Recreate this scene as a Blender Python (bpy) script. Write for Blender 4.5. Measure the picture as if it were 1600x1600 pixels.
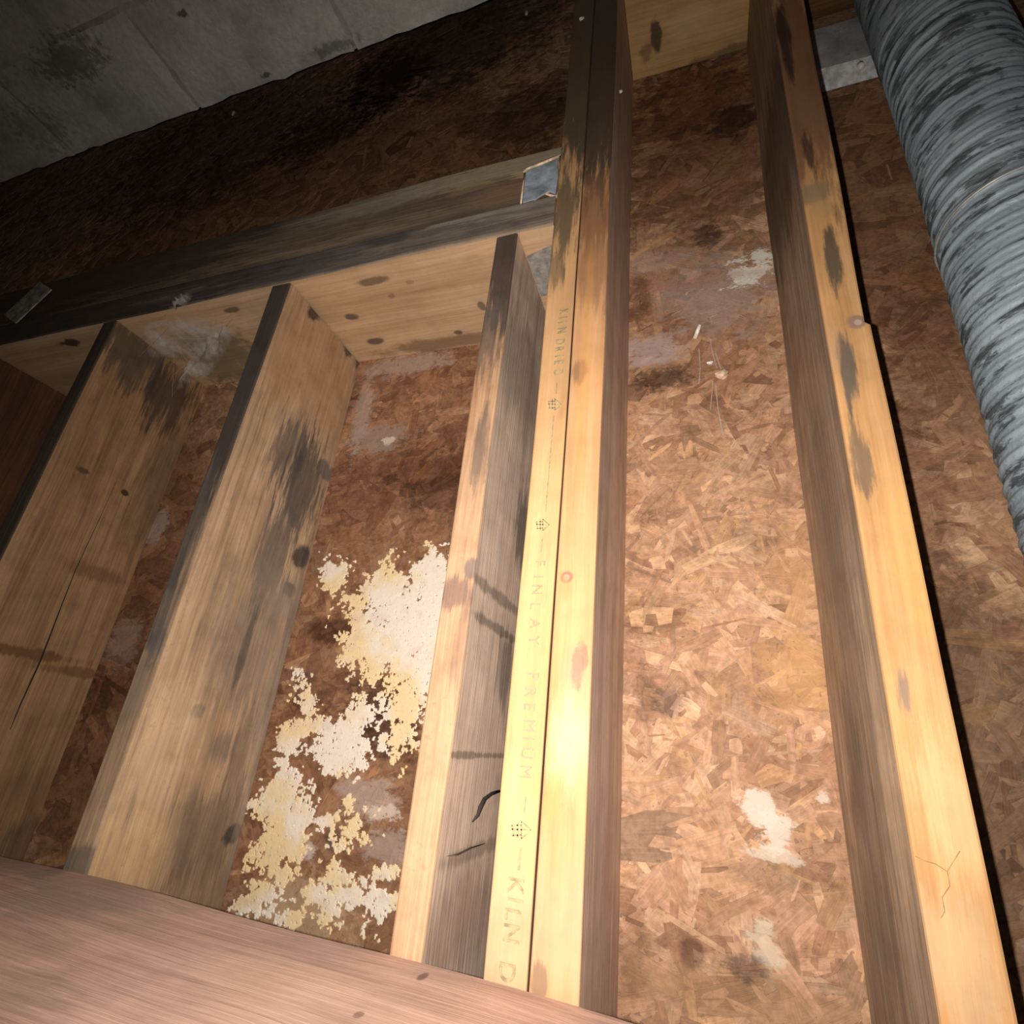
import bpy, math, random
import numpy as np
from mathutils import Vector, Matrix

for o in list(bpy.data.objects):
    bpy.data.objects.remove(o)
scene = bpy.context.scene
COL = scene.collection

# ---------------------------------------------------------------- camera, light, exposure
S = 0.5            # metres per unit (1 unit = camera lens to joist undersides)
ZC = 0.75          # height of the lens above the ground
R = np.array([[0.94501977, -0.03757381, -0.32484743],
              [-0.09696479, 0.91650611, -0.38809069],
              [0.3123067, 0.39825214, 0.86247305]])   # rows: world X, Y, Z in camera (right, down, forward)
F = 840.3
cam_d = bpy.data.cameras.new('camera')
cam = bpy.data.objects.new('camera', cam_d)
COL.objects.link(cam)
cam_d.sensor_width = 36.0
cam_d.lens = F / 1600.0 * 36.0
cam_d.clip_start = 0.01
M = Matrix([[R[i][0], -R[i][1], -R[i][2], 0] for i in range(3)] + [[0, 0, 0, 1]])
M.translation = (0, 0, ZC)
cam.matrix_world = M
scene.camera = cam

world = bpy.data.worlds.new('world')
scene.world = world
world.use_nodes = True
world.node_tree.nodes['Background'].inputs[0].default_value = (0.75, 0.85, 1.0, 1)
world.node_tree.nodes['Background'].inputs[1].default_value = 0.004

lamp_d = bpy.data.lights.new('phone_flash', 'SPOT')
lamp_d.energy = 22.5
lamp_d.spot_size = math.radians(142)
lamp_d.spot_blend = 1.0
lamp_d.color = (1.0, 0.935, 0.875)
lamp_d.shadow_soft_size = 0.0035
lamp = bpy.data.objects.new('phone_flash', lamp_d)
COL.objects.link(lamp)
lo = R @ np.array([-0.026, -0.004, 0.0])
lamp.location = (lo[0], lo[1], ZC + lo[2])
aim = R @ np.array([40.0, 110.0, F])
lamp.rotation_euler = Vector((aim[0], aim[1], aim[2])).to_track_quat('-Z', 'Y').to_euler()

scene.view_settings.view_transform = 'Standard'
scene.view_settings.look = 'None'
scene.view_settings.gamma = 1.0
scene.view_settings.use_curve_mapping = False
scene.view_settings.exposure = 0.55

# ---------------------------------------------------------------- helpers
rng = np.random.default_rng(7)
random.seed(7)


def W(x, y, z):
    """units about the lens -> world metres"""
    return Vector((x * S, y * S, ZC + z * S))


def on(px, py, ax, val):
    """point seen at a photo pixel, on the real plane where unit coordinate ax equals val"""
    r = R @ np.array([px - 800.0, py - 800.0, F])
    r = r * val / r[ax]
    return r


def link(name, me, mats, parent=None, label=None, cat=None, group=None, kind=None):
    o = bpy.data.objects.new(name, me)
    COL.objects.link(o)
    for m in (mats if isinstance(mats, (list, tuple)) else [mats]):
        me.materials.append(m)
    if parent:
        o.parent = parent
    tag(o, label, cat, group, kind)
    return o


def tag(o, label=None, cat=None, group=None, kind=None):
    if label: o['label'] = label
    if cat: o['category'] = cat
    if group: o['group'] = group
    if kind: o['kind'] = kind


def recentre(o):
    """move a top-level mesh's origin to its own middle bottom is not needed: kept at the lens axis"""
    return o


def mesh(name, verts, faces, smooth=False):
    me = bpy.data.meshes.new(name)
    me.from_pydata([tuple(v) for v in verts], [], [tuple(f) for f in faces])
    if smooth:
        me.polygons.foreach_set('use_smooth', [True] * len(me.polygons))
    me.update()
    return me


# smooth lattice noise in numpy
def vnoise(x, y, seed):
    r = np.random.default_rng(seed)
    t = r.random((256, 256))
    xi = np.floor(x).astype(int); yi = np.floor(y).astype(int)
    fx = x - xi; fy = y - yi
    fx = fx * fx * (3 - 2 * fx); fy = fy * fy * (3 - 2 * fy)
    a = t[xi % 256, yi % 256]; b = t[(xi + 1) % 256, yi % 256]
    c = t[xi % 256, (yi + 1) % 256]; d = t[(xi + 1) % 256, (yi + 1) % 256]
    return (a * (1 - fx) + b * fx) * (1 - fy) + (c * (1 - fx) + d * fx) * fy


def fbm(x, y, seed, octs=5, gain=0.55):
    s = 0; a = 1; n = 0
    for k in range(octs):
        s = s + a * vnoise(x * 2 ** k + 17.3 * k, y * 2 ** k + 9.1 * k, seed + k)
        n += a; a *= gain
    return s / n


# ---------------------------------------------------------------- node helper
class NG:
    def __init__(self, name):
        self.m = bpy.data.materials.new(name)
        self.m.use_nodes = True
        self.t = self.m.node_tree
        self.t.nodes.clear()
        self.out = self.n('ShaderNodeOutputMaterial')
        self.b = self.n('ShaderNodeBsdfPrincipled')
        self.l(self.b.outputs[0], self.out.inputs[0])
        self.tc = self.n('ShaderNodeTexCoord').outputs['Object']

    def n(self, t, **k):
        x = self.t.nodes.new(t)
        for a, v in k.items(): setattr(x, a, v)
        return x

    def l(self, a, b): self.t.links.new(a, b)

    def put(self, sock, v):
        if isinstance(v, (int, float)): sock.default_value = v
        elif isinstance(v, (tuple, list)):
            sock.default_value = tuple(v) + ((1,) if len(v) == 3 and len(sock.default_value) == 4 else ())
        else: self.l(v, sock)

    def math(self, op, a, b=0.0, clamp=False):
        x = self.n('ShaderNodeMath', operation=op, use_clamp=clamp)
        self.put(x.inputs[0], a); self.put(x.inputs[1], b)
        return x.outputs[0]

    def vmath(self, op, a, b):
        x = self.n('ShaderNodeVectorMath', operation=op)
        self.put(x.inputs[0], a); self.put(x.inputs[1], b)
        return x.outputs[1 if op in ('LENGTH', 'DISTANCE', 'DOT_PRODUCT') else 0]

    def noise(self, scale, detail=5, rough=0.55, vec=None, dist=0.0, off=(0, 0, 0)):
        """scale: per-metre frequencies along X, Y, Z"""
        v = self.vmath('MULTIPLY', vec or self.tc, tuple(scale))
        v = self.vmath('ADD', v, tuple(off))
        x = self.n('ShaderNodeTexNoise')
        self.l(v, x.inputs['Vector'])
        x.inputs['Scale'].default_value = 1
        x.inputs['Detail'].default_value = detail
        x.inputs['Roughness'].default_value = rough
        x.inputs['Distortion'].default_value = dist
        return x.outputs[0]

    def rng(self, v, a, b, lo=0.0, hi=1.0, smooth=True):
        x = self.n('ShaderNodeMapRange')
        if smooth: x.interpolation_type = 'SMOOTHSTEP'
        self.put(x.inputs[0], v)
        for i, q in enumerate((a, b, lo, hi)): x.inputs[i + 1].default_value = q
        return x.outputs[0]

    def mix(self, f, a, b, mode='MIX'):
        x = self.n('ShaderNodeMix', data_type='RGBA', blend_type=mode)
        self.put(x.inputs[0], f); self.put(x.inputs[6], a); self.put(x.inputs[7], b)
        return x.outputs[2]

    def ramp(self, v, stops):
        x = self.n('ShaderNodeValToRGB')
        e = x.color_ramp.elements
        while len(e) < len(stops): e.new(0.5)
        for i, (p, c) in enumerate(stops):
            e[i].position = p; e[i].color = tuple(c) + (1,)
        self.l(v, x.inputs[0])
        return x.outputs[0]

    def bump(self, h, strength, dist):
        x = self.n('ShaderNodeBump')
        x.inputs['Strength'].default_value = strength
        x.inputs['Distance'].default_value = dist
        self.l(h, x.inputs['Height'])
        self.l(x.outputs[0], self.b.inputs['Normal'])

    def blob(self, col, c, r, color, strength=1.0, soft=0.35, nz=None, amt=0.6, mul=False):
        """a stain or other colour patch with a place and shape of its own on the surface"""
        v = self.vmath('SUBTRACT', self.tc, tuple(c))
        v = self.vmath('DIVIDE', v, tuple(r))
        d = self.vmath('LENGTH', v, (0, 0, 0))
        if nz is not None and amt:
            d = self.math('ADD', d, self.math('MULTIPLY', self.math('SUBTRACT', nz, 0.5), 5.5 * amt))
        mk = self.rng(d, 1 + soft * .8, 1 - soft * .8, 0.0, strength)
        if mul: return self.mix(mk, col, tuple(color), 'MULTIPLY')
        return self.mix(mk, col, color)


def lin(r, g, b):
    f = lambda c: (c / 255 / 12.92) if c / 255 <= 0.04045 else ((c / 255 + 0.055) / 1.055) ** 2.4
    return (f(r), f(g), f(b))


def pblob(px, py, hx, hy, ax, val, color, strength=1.0, soft=0.35, amt=0.6, fine=False):
    """stain or other colour patch given by where it lies on a board's face: centre, half sizes read along the two in-face axes"""
    c = on(px, py, ax, val)
    a = on(px + hx, py, ax, val) - c
    b = on(px, py + hy, ax, val) - c
    r = [9.0, 9.0, 9.0]
    if ax == 2: r[0] = abs(a[0]); r[1] = abs(b[1])
    if ax == 0: r[2] = abs(a[2]) if abs(a[2]) > 1e-6 else 0.05; r[1] = abs(b[1])
    if ax == 1: r[0] = abs(a[0]); r[2] = abs(b[2])
    return dict(c=W(*c), r=tuple(max(q, 0.002) * S for q in r), color=color, strength=strength, soft=soft, amt=amt, fine=fine)


def wood(name, axis, light, mid, dark, seed, blobs=(), grain=1.0, stain=(0.05, 0.045, 0.04), stain_amt=0.0, stain_lo=0.55,
         specks=0.25, rough=0.75, bumpk=0.5, gscale=1.0, spec=0.25):
    g = NG(name)
    off = (seed * 3.17, seed * 1.73, seed * 2.31)

    def sc(al, ac):
        al *= gscale; ac *= gscale
        return (al, ac, ac) if axis == 'x' else (ac, al, ac) if axis == 'y' else (ac, ac, al)
    warp = g.noise(sc(3, 9), 2, 0.5, off=off)
    wv = g.vmath('MULTIPLY', (1, 1, 1), (1, 1, 1))
    comb = g.n('ShaderNodeCombineXYZ')
    for i in range(3): g.l(warp, comb.inputs[i])
    vec = g.vmath('ADD', g.tc, g.vmath('MULTIPLY', comb.outputs[0], (0.02, 0.02, 0.02)))
    g1 = g.noise(sc(1.3, 42), 5, 0.6, vec=vec, dist=0.3, off=off)
    g2 = g.noise(sc(7, 260), 3, 0.6, vec=vec, off=off)
    iso = g.noise((26, 26, 26), 6, 0.65, off=off)
    longn = g.math('ADD', g.math('MULTIPLY', g.noise(sc(4.5, 45), 6, 0.7, off=off), 0.6), g.math('MULTIPLY', g.noise(sc(16, 150), 4, 0.7, off=off), 0.4))
    finen = g.noise((130, 130, 130), 3, 0.6, off=off)
    col = g.ramp(g1, [(0.28, dark), (0.47, mid), (0.66, light)])
    col = g.mix(grain * 0.45, col, g.ramp(g2, [(0.3, (0.25, 0.25, 0.25)), (0.62, (1, 1, 1))]), 'MULTIPLY')
    blotch = g.noise(sc(5, 10), 4, 0.6, off=(off[1], off[2], off[0]))
    col = g.mix(0.35, col, g.ramp(blotch, [(0.3, (0.55, 0.52, 0.5)), (0.7, (1.15, 1.12, 1.08))]), 'MULTIPLY')
    if stain_amt:
        m = g.rng(longn, stain_lo - 0.09, stain_lo + 0.09, 0.0, stain_amt)
        col = g.mix(m, col, stain)
    for b in blobs:
        col = g.blob(col, b['c'], b['r'], b['color'], b['strength'], b['soft'], iso if b['fine'] else longn, b['amt'] * (1.0 if b['fine'] else 1.5))
    grit = g.math('ADD', g.math('MULTIPLY', iso, 0.5), g.math('MULTIPLY', longn, 0.5))
    col = g.mix(0.55 if stain_amt > .2 else 0.3, col, g.ramp(grit, [(0.36, (0.5, 0.47, 0.45)), (0.5, (0.95, 0.94, 0.93)), (0.62, (1.15, 1.14, 1.13))]), 'MULTIPLY')
    if specks:
        m = g.rng(g.math('ADD', g.math('MULTIPLY', finen, 0.6), g.math('MULTIPLY', iso, 0.4)), 0.57, 0.68, 0.0, specks)
        col = g.mix(m, col, tuple(q * 0.6 for q in stain))
    g.l(col, g.b.inputs['Base Color'])
    g.b.inputs['Roughness'].default_value = rough
    g.b.inputs['Specular IOR Level'].default_value = spec
    h = g.math('ADD', g.math('MULTIPLY', g2, 0.6), g.math('MULTIPLY', g1, 0.4))
    g.bump(h, bumpk, 0.0025)
    return g.m


def plain(name, color, rough=0.8, metal=0.0, var=0.35, freq=60, bumpk=0.3):
    g = NG(name)
    nz = g.noise((freq,) * 3, 5, 0.6)
    col = g.mix(g.rng(nz, 0.3, 0.7), tuple(c * (1 - var) for c in color), tuple(min(1, c * (1 + var)) for c in color))
    g.l(col, g.b.inputs['Base Color'])
    g.b.inputs['Roughness'].default_value = rough
    g.b.inputs['Metallic'].default_value = metal
    if bumpk: g.bump(nz, bumpk, 0.002)
    return g.m


def board_mesh(name, x0, x1, y0, y1, z0, z1, axis, seed, bevel=0.003, wob=0.0010, step=0.05, prof=None):
    """sawn timber: bevelled section swept along its length with slight unevenness; unit coordinates.
    material 0 = underside with its arrises, 1 = the other faces"""
    r = np.random.default_rng(seed)
    a0, a1, b0, b1 = x0 * S, x1 * S, ZC + z0 * S, ZC + z1 * S
    t0, t1 = y0 * S, y1 * S
    if axis == 'x':
        a0, a1, t0, t1 = y0 * S, y1 * S, x0 * S, x1 * S
    n = max(2, int((t1 - t0) / step) + 1)
    ts = np.linspace(t0, t1, n)
    if prof:
        ts = np.unique(np.concatenate([ts, prof['t']]))
        n = len(ts)
    bv = bevel
    loop = []          # (a, b, corner)
    for ca, cb, k in ((0, 0, 0), (1, 0, 1), (1, 1, 2), (0, 1, 3)):
        A = a1 if ca else a0; B = b1 if cb else b0
        sa = -1 if ca else 1; sb = -1 if cb else 1
        pts = [(A, B + sb * bv), (A + sa * bv * 0.3, B + sb * bv * 0.3), (A + sa * bv, B)]
        if k in (1, 3): pts.reverse()
        loop += [(p[0], p[1], k) for p in pts]
    # loop: bottom-left -> bottom-right -> top-right -> top-left
    ph = r.random((4, 2, 4)) * 6.28; fr = 2 + r.random((4, 2, 4)) * 14
    verts = []
    L = len(loop)
    for t in ts:
        for a, b, k in loop:
            wa = sum(math.sin(fr[k][0][j] * t + ph[k][0][j]) for j in range(4)) * wob * 0.6
            wb = sum(math.sin(fr[k][1][j] * t + ph[k][1][j]) for j in range(4)) * wob * 0.4
            if prof and k == prof['corner']:
                wa += prof['f'](t)
            p = (a + wa, b + (wb if k < 2 else 0))
            verts.append((t, p[0], p[1]) if axis == 'x' else (p[0], t, p[1]))
    faces = []; mats = []
    for i in range(n - 1):
        for j in range(L):
            j2 = (j + 1) % L
            f = (i * L + j, (i + 1) * L + j, (i + 1) * L + j2, i * L + j2)
            if axis == 'x': f = f[::-1]
            faces.append(f)
            mats.append(0 if j < 5 else 1)
    c0 = tuple(range(L)); c1 = tuple((n - 1) * L + j for j in range(L))
    if axis == 'x': faces += [c0[::-1], c1]
    else: faces += [c0, c1[::-1]]
    mats += [1, 1]
    me = mesh(name, verts, faces)
    # make normals consistent
    import bmesh
    bm = bmesh.new(); bm.from_mesh(me); bmesh.ops.recalc_face_normals(bm, faces=bm.faces); bm.to_mesh(me); bm.free()
    me.polygons.foreach_set('material_index', mats)
    return me


def tube(pts, rad, nseg=6, close=True):
    """tapered tube along a list of points; rad number or list"""
    pts = [Vector(p) for p in pts]
    rs = rad if isinstance(rad, (list, tuple)) else [rad] * len(pts)
    V = []; Fc = []
    up = Vector((0.3, 0.2, 1)).normalized()
    for i, p in enumerate(pts):
        d = (pts[min(i + 1, len(pts) - 1)] - pts[max(i - 1, 0)]).normalized()
        u = d.cross(up).normalized(); v = d.cross(u)
        for k in range(nseg):
            a = 2 * math.pi * k / nseg
            V.append(p + (u * math.cos(a) + v * math.sin(a)) * rs[i])
    for i in range(len(pts) - 1):
        for k in range(nseg):
            k2 = (k + 1) % nseg
            Fc.append((i * nseg + k, i * nseg + k2, (i + 1) * nseg + k2, (i + 1) * nseg + k))
    Fc.append(tuple(range(nseg))[::-1]); Fc.append(tuple((len(pts) - 1) * nseg + k for k in range(nseg)))
    return V, Fc


def lump(c, r, seed, sx=1, sy=1, sz=1):
    """small irregular crumb"""
    import bmesh
    bm = bmesh.new()
    bmesh.ops.create_icosphere(bm, subdivisions=2, radius=1)
    q = np.random.default_rng(seed)
    ph = q.random((3, 3)) * 6
    for v in bm.verts:
        k = 1 + 0.25 * math.sin(3 * v.co.x + ph[0][0]) + 0.2 * math.sin(4 * v.co.y + ph[0][1]) + 0.15 * math.sin(5 * v.co.z + ph[0][2]) + q.normal() * 0.06
        v.co = Vector((v.co.x * sx, v.co.y * sy, v.co.z * sz)) * (k * r) + Vector(c)
    me = bpy.data.meshes.new('crumb'); bm.to_mesh(me); bm.free()
    return me


# ---------------------------------------------------------------- ceiling: strand board
D = 1.42                   # strand board underside, units
CX0, CX1, CY0, CY1 = -6.6, 1.9, -4.4, 1.3


def osb_mat(name, use_attr):
    g = NG(name)
    fine = g.noise((110, 110, 110), 4, 0.6)
    iso = g.math('ADD', g.math('MULTIPLY', g.noise((38, 62, 38), 8, 0.75), 0.75), g.math('MULTIPLY', g.noise((11, 11, 11), 4, 0.6), 0.25))
    big = g.noise((7, 7, 7), 5, 0.6, off=(4, 2, 1))
    if use_attr:
        a = g.n('ShaderNodeAttribute', attribute_name='tint')
        col = a.outputs['Color']
    else:
        col = (0.38, 0.22, 0.125)
        col = g.mix(0.0, col, col)
    if use_attr:
        fa = g.n('ShaderNodeAttribute', attribute_name='fibre')
        gl = g.noise((1, 1, 1), 4, 0.65, vec=fa.outputs['Vector'])
    else:
        gl = g.noise((60, 300, 60), 3, 0.6, off=(1, 5, 2))
    col = g.mix(0.5, col, g.ramp(gl, [(0.3, (0.6, 0.58, 0.55)), (0.65, (1.1, 1.1, 1.1))]), 'MULTIPLY')
    col = g.mix(0.55, col, g.ramp(fine, [(0.32, (0.5, 0.46, 0.43)), (0.6, (1.08, 1.08, 1.08))]), 'MULTIPLY')
    dark = (0.035, 0.018, 0.011); umber = (0.17, 0.078, 0.038); red = (0.2, 0.075, 0.035)
    m = g.rng(big, 0.5, 0.66, 0.0, 0.32)
    col = g.mix(m, col, (.42, .33, .28), 'MULTIPLY')
    m2 = g.rng(g.noise((19, 26, 19), 6, .7, off=(9, 3, 5)), .5, .64, 0, .34)
    col = g.mix(m2, col, (.45, .38, .34), 'MULTIPLY')
    P = lambda px, py, hx, hy, c, s=1.0, soft=0.5, amt=0.7: pblob(px, py, hx, hy, 2, D, c, s, soft, amt, True)
    B = [
        # wet brown soak over the middle bay, and over the band above the header and upper right
        P(620, 880, 330, 300, umber, .62, .4, .35), P(560, 1280, 330, 260, umber, .72, .35, .4), P(640, 640, 260, 200, red, .45, .5),
        P(470, 330, 520, 170, umber, .75, .4, .3), P(330, 230, 190, 80, dark, .6, .5), P(700, 70, 150, 70, dark, .75, .5), P(600, 130, 60, 40, dark, .7, .5),
        P(830, 180, 90, 50, dark, .55, .5), P(500, 200, 60, 40, dark, .6),
        P(1090, 220, 150, 150, umber, .75, .4, .4), P(1080, 150, 100, 60, red, .35), P(1150, 185, 45, 25, dark, .7, .5),
        P(1370, 300, 130, 260, umber, .7, .4, .35), P(1470, 560, 120, 160, umber, .45, .5, .4), P(1545, 1180, 140, 420, (0.12, 0.07, 0.038), .72, .45, .4), P(1430, 800, 60, 260, umber, .5, .5, .5), 
        P(220, 860, 90, 260, umber, .8, .4, .3), P(60, 700, 120, 200, umber, .8, .4, .3), P(150, 1180, 90, 200, umber, .8, .4, .3),
        P(1100, 560, 120, 90, red, .35, .5), P(1040, 590, 40, 18, dark, .75, .5), P(1000, 470, 20, 40, umber, .7), P(1105, 365, 22, 16, dark, .7),
        P(700, 770, 60, 30, dark, .45), P(545, 625, 12, 40, dark, .4), P(520, 985, 40, 22, (0.09, 0.03, 0.016), .8, .4, .3), P(600, 1120, 60, 60, dark, .6),
        P(690, 740, 90, 25, umber, .6), P(1010, 1090, 18, 40, dark, .45), P(1045, 1095, 30, 26, (0.16, 0.1, 0.075), .7), P(1080, 1490, 20, 26, (0.15, 0.08, 0.05), .8, .3, .3),
        P(1210, 1370, 80, 25, (0.16, 0.1, 0.05), .5), P(1025, 960, 50, 40, (0.22, 0.12, 0.06), .6), P(1180, 840, 40, 20, (0.2, 0.12, 0.07), .6), P(1200, 1090, 60, 16, (0.2, 0.11, 0.06), .6),
        P(1140, 1560, 200, 50, (0.3, 0.17, 0.08), .4), P(1240, 1060, 60, 60, (0.62, 0.34, 0.13), .4, .6, 1.0), P(1250, 920, 40, 120, (0.5, 0.27, 0.11), .35, .6, 1.0), P(990, 1470, 20, 100, (0.2, 0.11, 0.06), .5),
        # pale mould film and lime bloom
        P(1120, 455, 85, 55, (0.40, 0.31, 0.27), .6, .5, 1.1), P(1165, 425, 30, 18, (0.82, 0.77, 0.66), .9, .3, 1.7), P(1185, 405, 24, 12, (0.82, 0.77, 0.66), .85, .3, 1.7), P(1015, 545, 45, 22, (0.46, 0.36, 0.33), .75, .5, 1.1),
        P(1020, 410, 45, 16, (0.45, 0.32, 0.27), .5, .5, .8), P(1080, 440, 100, 8, (0.42, 0.2, 0.15), .4, .5, .6),
        P(1190, 1270, 24, 26, (0.72, 0.62, 0.52), .8, .35, 1.1), P(1212, 1300, 26, 26, (0.72, 0.62, 0.52), .8, .35, 1.1), P(1195, 1475, 22, 34, (0.66, 0.56, 0.42), .65, .4, 1.1), P(1215, 1337, 40, 10, (0.7, 0.62, 0.5), .6, .4, 1.1),
        P(1285, 1245, 9, 9, (0.72, 0.62, 0.5), .7, .35, 1.1), P(1165, 1510, 30, 20, (0.12, 0.07, 0.05), .7, .4, .9),
        P(590, 685, 44, 22, (0.42, 0.32, 0.26), .6, .4, 1.1), P(607, 688, 9, 6, (0.7, 0.6, 0.46), .9, .3, 1.1), P(640, 570, 60, 14, (0.5, 0.4, 0.33), .6, .4, .9),
        P(565, 650, 14, 55, (0.45, 0.36, 0.3), .6, .4, .8), P(575, 1245, 50, 32, (0.5, 0.38, 0.32), .6, .4, 1.1), P(600, 1270, 26, 12, (0.62, 0.5, 0.4), .8, .3, 1.1),
        P(610, 1330, 40, 26, (0.45, 0.36, 0.31), .5, .4, 1.0), P(520, 1310, 14, 20, (0.06, 0.05, 0.045), .7, .5, .4), P(480, 1330, 14, 14, (0.62, 0.52, 0.45), .7, .4, .8),
        P(470, 1420, 70, 55, (0.6, 0.45, 0.28), .45, .5, 1.0), P(245, 820, 14, 26, (0.5, 0.4, 0.33), .6, .4, .9), P(190, 1000, 22, 40, (0.4, 0.3, 0.24), .5, .4, 1.0),
    ]
    for b in B:
        c = b['color']; soak = c[1] < 0.15          # a soak darkens the strands and leaves them readable; a film covers them
        if soak: c = (min(1, c[0] / .40), min(1, c[1] / .24), min(1, c[2] / .145))
        col = g.blob(col, b['c'], b['r'], c, b['strength'], b['soft'], iso, b['amt'], soak)
    m = g.rng(fine, 0.62, 0.72, 0.0, 0.45)
    col = g.mix(m, col, (0.06, 0.03, 0.02))
    g.l(col, g.b.inputs['Base Color'])
    g.b.inputs['Roughness'].default_value = 0.72
    g.b.inputs['Specular IOR Level'].default_value = 0.3
    g.bump(g.math('ADD', fine, gl), 0.45, 0.0018)
    return g.m


osb_base = osb_mat('strand_board_base', False)
osb_flake = osb_mat('strand_board_flakes', True)
x0, x1, y0, y1 = CX0 * S, CX1 * S, CY0 * S, CY1 * S
zb, zt = ZC + D * S + 0.004, ZC + D * S + 0.024
nx = 8
V = [(x0, y0, zb), (x1, y0, zb), (x1, y1, zb), (x0, y1, zb), (x0, y0, zt), (x1, y0, zt), (x1, y1, zt), (x0, y1, zt)]
Fc = [(0, 3, 2, 1), (4, 5, 6, 7), (0, 1, 5, 4), (1, 2, 6, 5), (2, 3, 7, 6), (3, 0, 4, 7)]
ceiling = link('ceiling', mesh('ceiling', V, Fc), osb_base, label='brown stained strand board subfloor overhead', kind='structure')
# a rim that closes the panel edge down to strand level is covered by the strands below


def strands():
    r = np.random.default_rng(11)
    pal = np.array([(0.50, 0.315, 0.195), (0.45, 0.27, 0.16), (0.56, 0.37, 0.24), (0.40, 0.23, 0.135), (0.48, 0.285, 0.17),
                    (0.60, 0.40, 0.24), (0.43, 0.25, 0.15), (0.52, 0.31, 0.2), (0.36, 0.19, 0.11), (0.54, 0.325, 0.165)])
    pal = (pal * .72 + pal.mean(0) * .28) * (1.1, 1.06, 1.04)
    Vs = []; Fs = []; Cs = []; Fb = []
    zlow = ZC + D * S
    # denser layers where the board is seen near, sparser beyond
    areas = [(-1.35, 1.05, -1.4, 0.75, 12500), (-6.5, 1.35, -4.0, 0.8, 17000)]
    for ax0, ax1, ay0, ay1, n in areas:
        cx = r.uniform(ax0, ax1, n) * S; cy = r.uniform(ay0, ay1, n) * S
        ln = r.gamma(4, 0.012, n).clip(0.012, 0.12); wd = r.gamma(2.6, 0.0048, n).clip(0.0022, 0.032)
        ang = r.normal(-0.45, 0.75, n)
        wild = r.random(n) < 0.3
        ang[wild] = r.uniform(0, math.pi, wild.sum())
        ci = r.integers(0, len(pal), n); br = r.normal(1.02, 0.125, n).clip(0.6, 1.5)
        far = n > 12600
        if far: ln *= 1.35; wd *= 1.6
        zz = zlow + r.uniform(0.0, 0.0042, n)
        tx = r.normal(0, 0.012, n); ty = r.normal(0, 0.025, n)
        for i in range(n):
            L = ln[i] / 2; w = wd[i] / 2
            k = r.random(8)
            px = np.array([-L * (0.8 + .2 * k[0]), -L * (.2 * k[1]), L * (0.7 + .3 * k[2]), L * (.85 + .15 * k[3]), L * .3 * k[4], -L * (.75 + .25 * k[5])])
            py = np.array([-w * (.6 + .4 * k[1]), -w, -w * (.5 + .5 * k[3]), w * (.4 + .6 * k[6]), w, w * (.5 + .5 * k[7])])
            c, s_ = math.cos(ang[i]), math.sin(ang[i])
            X = cx[i] + px * c - py * s_; Y = cy[i] + px * s_ + py * c
            Z = zz[i] + px * tx[i] + py * ty[i]
            Z = np.minimum(Z, zlow + 0.0045)
            b = len(Vs)
            for q in range(6): Vs.append((X[q], Y[q], Z[q]))
            for q in range(6): Vs.append((X[q], Y[q], Z[q] + 0.0007))
            Fs.append((b + 5, b + 4, b + 3, b + 2, b + 1, b))
            for q in range(6):
                q2 = (q + 1) % 6
                Fs.append((b + q, b + q2, b + 6 + q2, b + 6 + q))
            col = np.clip(pal[ci[i]] * br[i], 0, 1)
            Cs += [(col[0], col[1], col[2], 1.0)] * 12
            fbv = [(px[q] * 22 + i * 1.37, py[q] * 480, i * 0.731) for q in range(6)]
            Fb += fbv + fbv
    me = mesh('strand', Vs, Fs)
    at = me.color_attributes.new('tint', 'FLOAT_COLOR', 'POINT')
    at.data.foreach_set('color', np.array(Cs, dtype=np.float32).ravel())
    fa = me.attributes.new('fibre', 'FLOAT_VECTOR', 'POINT')
    fa.data.foreach_set('vector', np.array(Fb, dtype=np.float32).ravel())
    return me


link('strands', strands(), osb_flake, parent=ceiling, kind='stuff', label='pressed wood strands of the board')


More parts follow.
